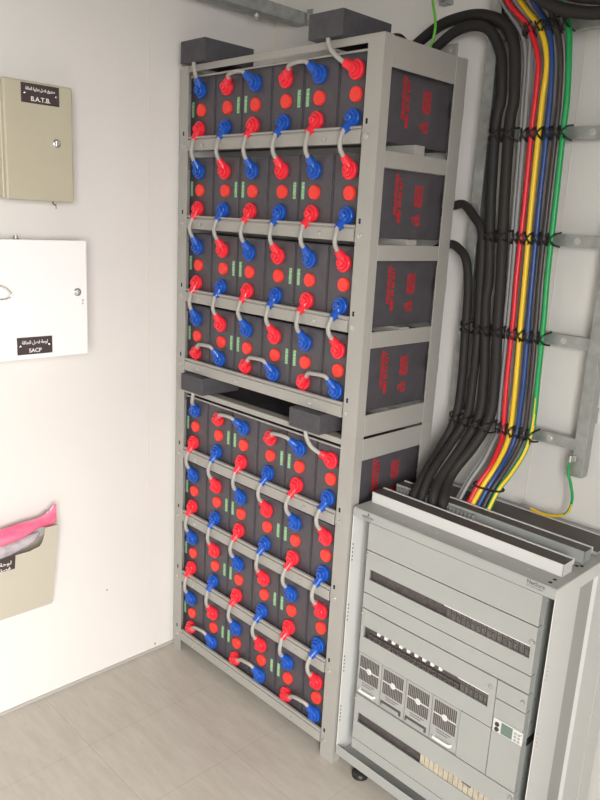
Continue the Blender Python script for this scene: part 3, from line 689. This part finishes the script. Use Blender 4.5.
# round twist handle, mostly outside the left edge of the photo
hd = MB().lathe((0, -.655, 1.310), (1,0,0), [(0,.030),(.002,.030),(.003,.028),(.003,.0)], 32)
hd.build('handle_rose', 'whitebox', dr)
pts = [(.004+.010*(1+math.cos(a)), -.650+.050*math.cos(a), 1.322+.020*math.sin(a)-.010*math.cos(a)) for a in [2*PI*k/24 for k in range(25)]]
MB().tube(pts, .0022, 8, sub=2).build('handle_ring', 'chrome', dr)
MB().lathe((.003, -.652, 1.305), (1,0,0), [(0,.016),(.010,.014),(.012,.010),(.0121,0)], 16).build('handle_knob', 'galv', dr)
for y in (-.550, -.608):
    on_wall(MB().lathe((-.05, y, 1.447), (0,0,1), [(0,.008),(.004,.008),(.0045,.0055),(.010,.0055),(.011,.003)], 12).build('cable_gland', 'galv', sx_), sx_)
# document holder
dh = thing('document_holder', 'beige steel document pocket with a notched rim, low on the left wall', 'document holder', (LX, -.62, .33))
yR, yL = -.464, -.86
def fx(z): return -.083 + (z-.345)/(.62-.345)*.053
n_ = 10; outl = [(yL, .340), (yR, .345), (yR, .622), (yR-.040, .622)]
for k in range(n_+1):
    a = PI/2*k/n_; outl.append((yR-.040-.006*0 - .022*(1-math.cos(a))*0 - .012*math.sin(a) if k < 0 else yR-.042-.018*(1-math.cos(a)), .612-.050*math.sin(a)))
outl += [(yR-.085, .556), (yL, .553)]
mb = MB(); N = len(outl)
vs = [(fx(z), y, z) for y, z in outl] + [(fx(z)-.002, y, z) for y, z in outl]
mb.faces(vs, [tuple(range(N)), tuple(reversed(range(N, 2*N)))] + [(i, (i+1) % N, N+(i+1) % N, N+i) for i in range(N)])
fp = on_wall(mb.build('front_plate', 'holder', dh), dh)
on_wall(MB().faces([(LX+.001,yR,.345),(-.085,yR,.345),(-.032,yR,.620),(LX+.001,yR,.640),(LX+.001,yR-.002,.345),(-.085,yR-.002,.345),(-.032,yR-.002,.620),(LX+.001,yR-.002,.640)],
    [(0,1,2,3),(7,6,5,4),(0,4,5,1),(1,5,6,2),(2,6,7,3),(3,7,4,0)]).build('side_plate', 'holder', dh), dh)
on_wall(MB().box(LX+.001, -.084, yL, yR-.002, .340, .344).build('bottom_plate', 'holder', dh), dh)
on_wall(MB().box(LX, LX+.002, yL, yR, .345, .56).build('back_plate', 'holder', dh), dh)
q = MB(); z0, z1, y0, y1 = .512, .556, -.705, -.592
q.faces([(fx(z0)+.0004,y0,z0),(fx(z0)+.0004,y1,z0),(fx(z1)+.0004,y1,z1),(fx(z1)+.0004,y0,z1),(fx(z0)+.0022,y0,z0),(fx(z0)+.0022,y1,z0),(fx(z1)+.0022,y1,z1),(fx(z1)+.0022,y0,z1)],
    [(3,2,1,0),(4,5,6,7),(0,1,5,4),(1,2,6,5),(2,3,7,6),(3,0,4,7)])
pl = on_wall(q.build('name_plate', 'plate', dh), dh)
upv = Vector((fx(z1)-fx(z0), 0, z1-z0)).normalized()
for body, sz, z in ((A_['batt']+' '+A_['lawha'], .017, .5315), (A_['power']+' '+A_['fasl'], .015, .5135)):
    t_ = text_mesh('lettering', body, sz, 'ink', pl, (fx(z)+.0026, (y0+y1)/2, z), Yd, upv, 1.2, 'CENTER', .0001, .0002)
# pink plastic bag lying in the pocket and clear film below it
rnd = random.Random(5)
def bag(pts, radii, m, name, label, wob, n=20):
    mb = MB(); rings = []
    P_ = [Vector(p) for p in pts]; Q = []; RR = []
    sub = 7
    for i in range(len(P_)-1):
        p0 = P_[max(i-1,0)]; p1 = P_[i]; p2 = P_[i+1]; p3 = P_[min(i+2,len(P_)-1)]
        for k in range(sub):
            t_ = k/sub; Q.append(.5*((2*p1)+(p2-p0)*t_+(2*p0-5*p1+4*p2-p3)*t_*t_+(3*p1-p0-3*p2+p3)*t_**3))
            RR.append(tuple(radii[i][j]*(1-t_)+radii[i+1][j]*t_ for j in (0,1)))
    Q.append(P_[-1]); RR.append(radii[-1])
    ph = [rnd.uniform(0, 6.28) for _ in range(6)]
    for i, (q_, r_) in enumerate(zip(Q, RR)):
        ring = []
        for j in range(n):
            a = 2*PI*j/n; k = 1 + wob*(math.sin(3*a+ph[0]+i*.35)*.5 + math.sin(5*a+ph[1]-i*.22)*.4 + math.sin(8*a+i*.9+ph[2])*.25)
            ring.append(q_ + Vector((math.cos(a)*r_[0]*k, 0, math.sin(a)*r_[1]*k)))
        rings.append(ring)
    mb.ring(rings, None, True, True)
    return tag(mb.build(name, m), label, 'plastic bag')
bag([(-.073,-.84,.590),(-.071,-.72,.597),(-.069,-.62,.607),(-.068,-.55,.619),(-.067,-.515,.624),(-.066,-.497,.628),(-.063,-.480,.634),(-.060,-.466,.641),(-.058,-.456,.648)],
    [(.02,.023),(.022,.025),(.022,.025),(.020,.021),(.016,.015),(.010,.018),(.006,.024),(.003,.029),(.0015,.030)], 'pink', 'plastic_bag', 'rolled pink plastic bag sticking out of the pocket on the left wall', .09)
bag([(-.068,-.84,.548),(-.067,-.72,.558),(-.064,-.62,.568),(-.062,-.56,.578),(-.062,-.525,.588),(-.064,-.508,.596)],
    [(.018,.020),(.018,.020),(.017,.020),(.014,.018),(.010,.012),(.003,.004)], 'clear', 'plastic_bag', 'crumpled clear plastic bag under the pink one in the wall pocket', .14)
tag(MB().lathe((LX+.0005, -.259, .303), (1,0,0), [(0,.003),(.002,.003),(.003,.001)], 8).build('wall_screw', 'galv'), 'tiny screw head alone in the bare lower left wall', 'screw')
tag(MB().lathe((LX+.0005, -.069, .024), (1,0,0), [(0,.0035),(.002,.0035),(.003,.001)], 8).build('wall_screw', 'galv'), 'tiny screw head near the floor, close to the rack foot', 'screw')

# ------------------------------------------------------------------ light
def area(name, loc, rot, sx, sy, power, col):
    l = bpy.data.lights.new(name, 'AREA'); l.shape = 'RECTANGLE'; l.size = sx; l.size_y = sy; l.energy = power; l.color = col
    o = bpy.data.objects.new(name, l); o.location = loc; o.rotation_euler = rot; COL.objects.link(o); return o
# daylight coming in through the open doorway
sky = area('doorway_daylight', (4.1, -2.7, 2.3), (0, 0, 0), 3.2, 2.9, 700, (1, .975, .94))
sky.rotation_euler = (Vector((0, -.7, .3)) - sky.location).to_track_quat('-Z', 'Y').to_euler()
wd = bpy.data.worlds.new('world'); S.world = wd; wd.use_nodes = True
wd.node_tree.nodes['Background'].inputs[0].default_value = (.85, .92, 1, 1); wd.node_tree.nodes['Background'].inputs[1].default_value = 1.0

# ------------------------------------------------------------------ camera
R_ = [[0.6965952211285301, 0.7155696484828103, 0.052107351408839556], [0.2075436706992066, -0.13145260687516927, -0.9693533086023886], [-0.6867901591121967, 0.6860614333393651, -0.24008121120924123]]
cd = bpy.data.cameras.new('camera'); cam = bpy.data.objects.new('camera', cd); COL.objects.link(cam)
cd.sensor_fit = 'VERTICAL'; cd.sensor_height = 36; cd.sensor_width = 27; cd.lens = 734.8274*36/800; cd.clip_start = .02
rx, dn, fw = [Vector(r) for r in R_]
mw = Matrix((rx, -dn, -fw)).transposed().to_4x4(); mw.translation = Vector((1.89013, -1.39853, 1.54090)); cam.matrix_world = mw
S.camera = cam
S.view_settings.view_transform = 'Standard'; S.view_settings.look = 'None'; S.view_settings.gamma = 1; S.view_settings.exposure = 0.0
S.view_settings.use_curve_mapping = False
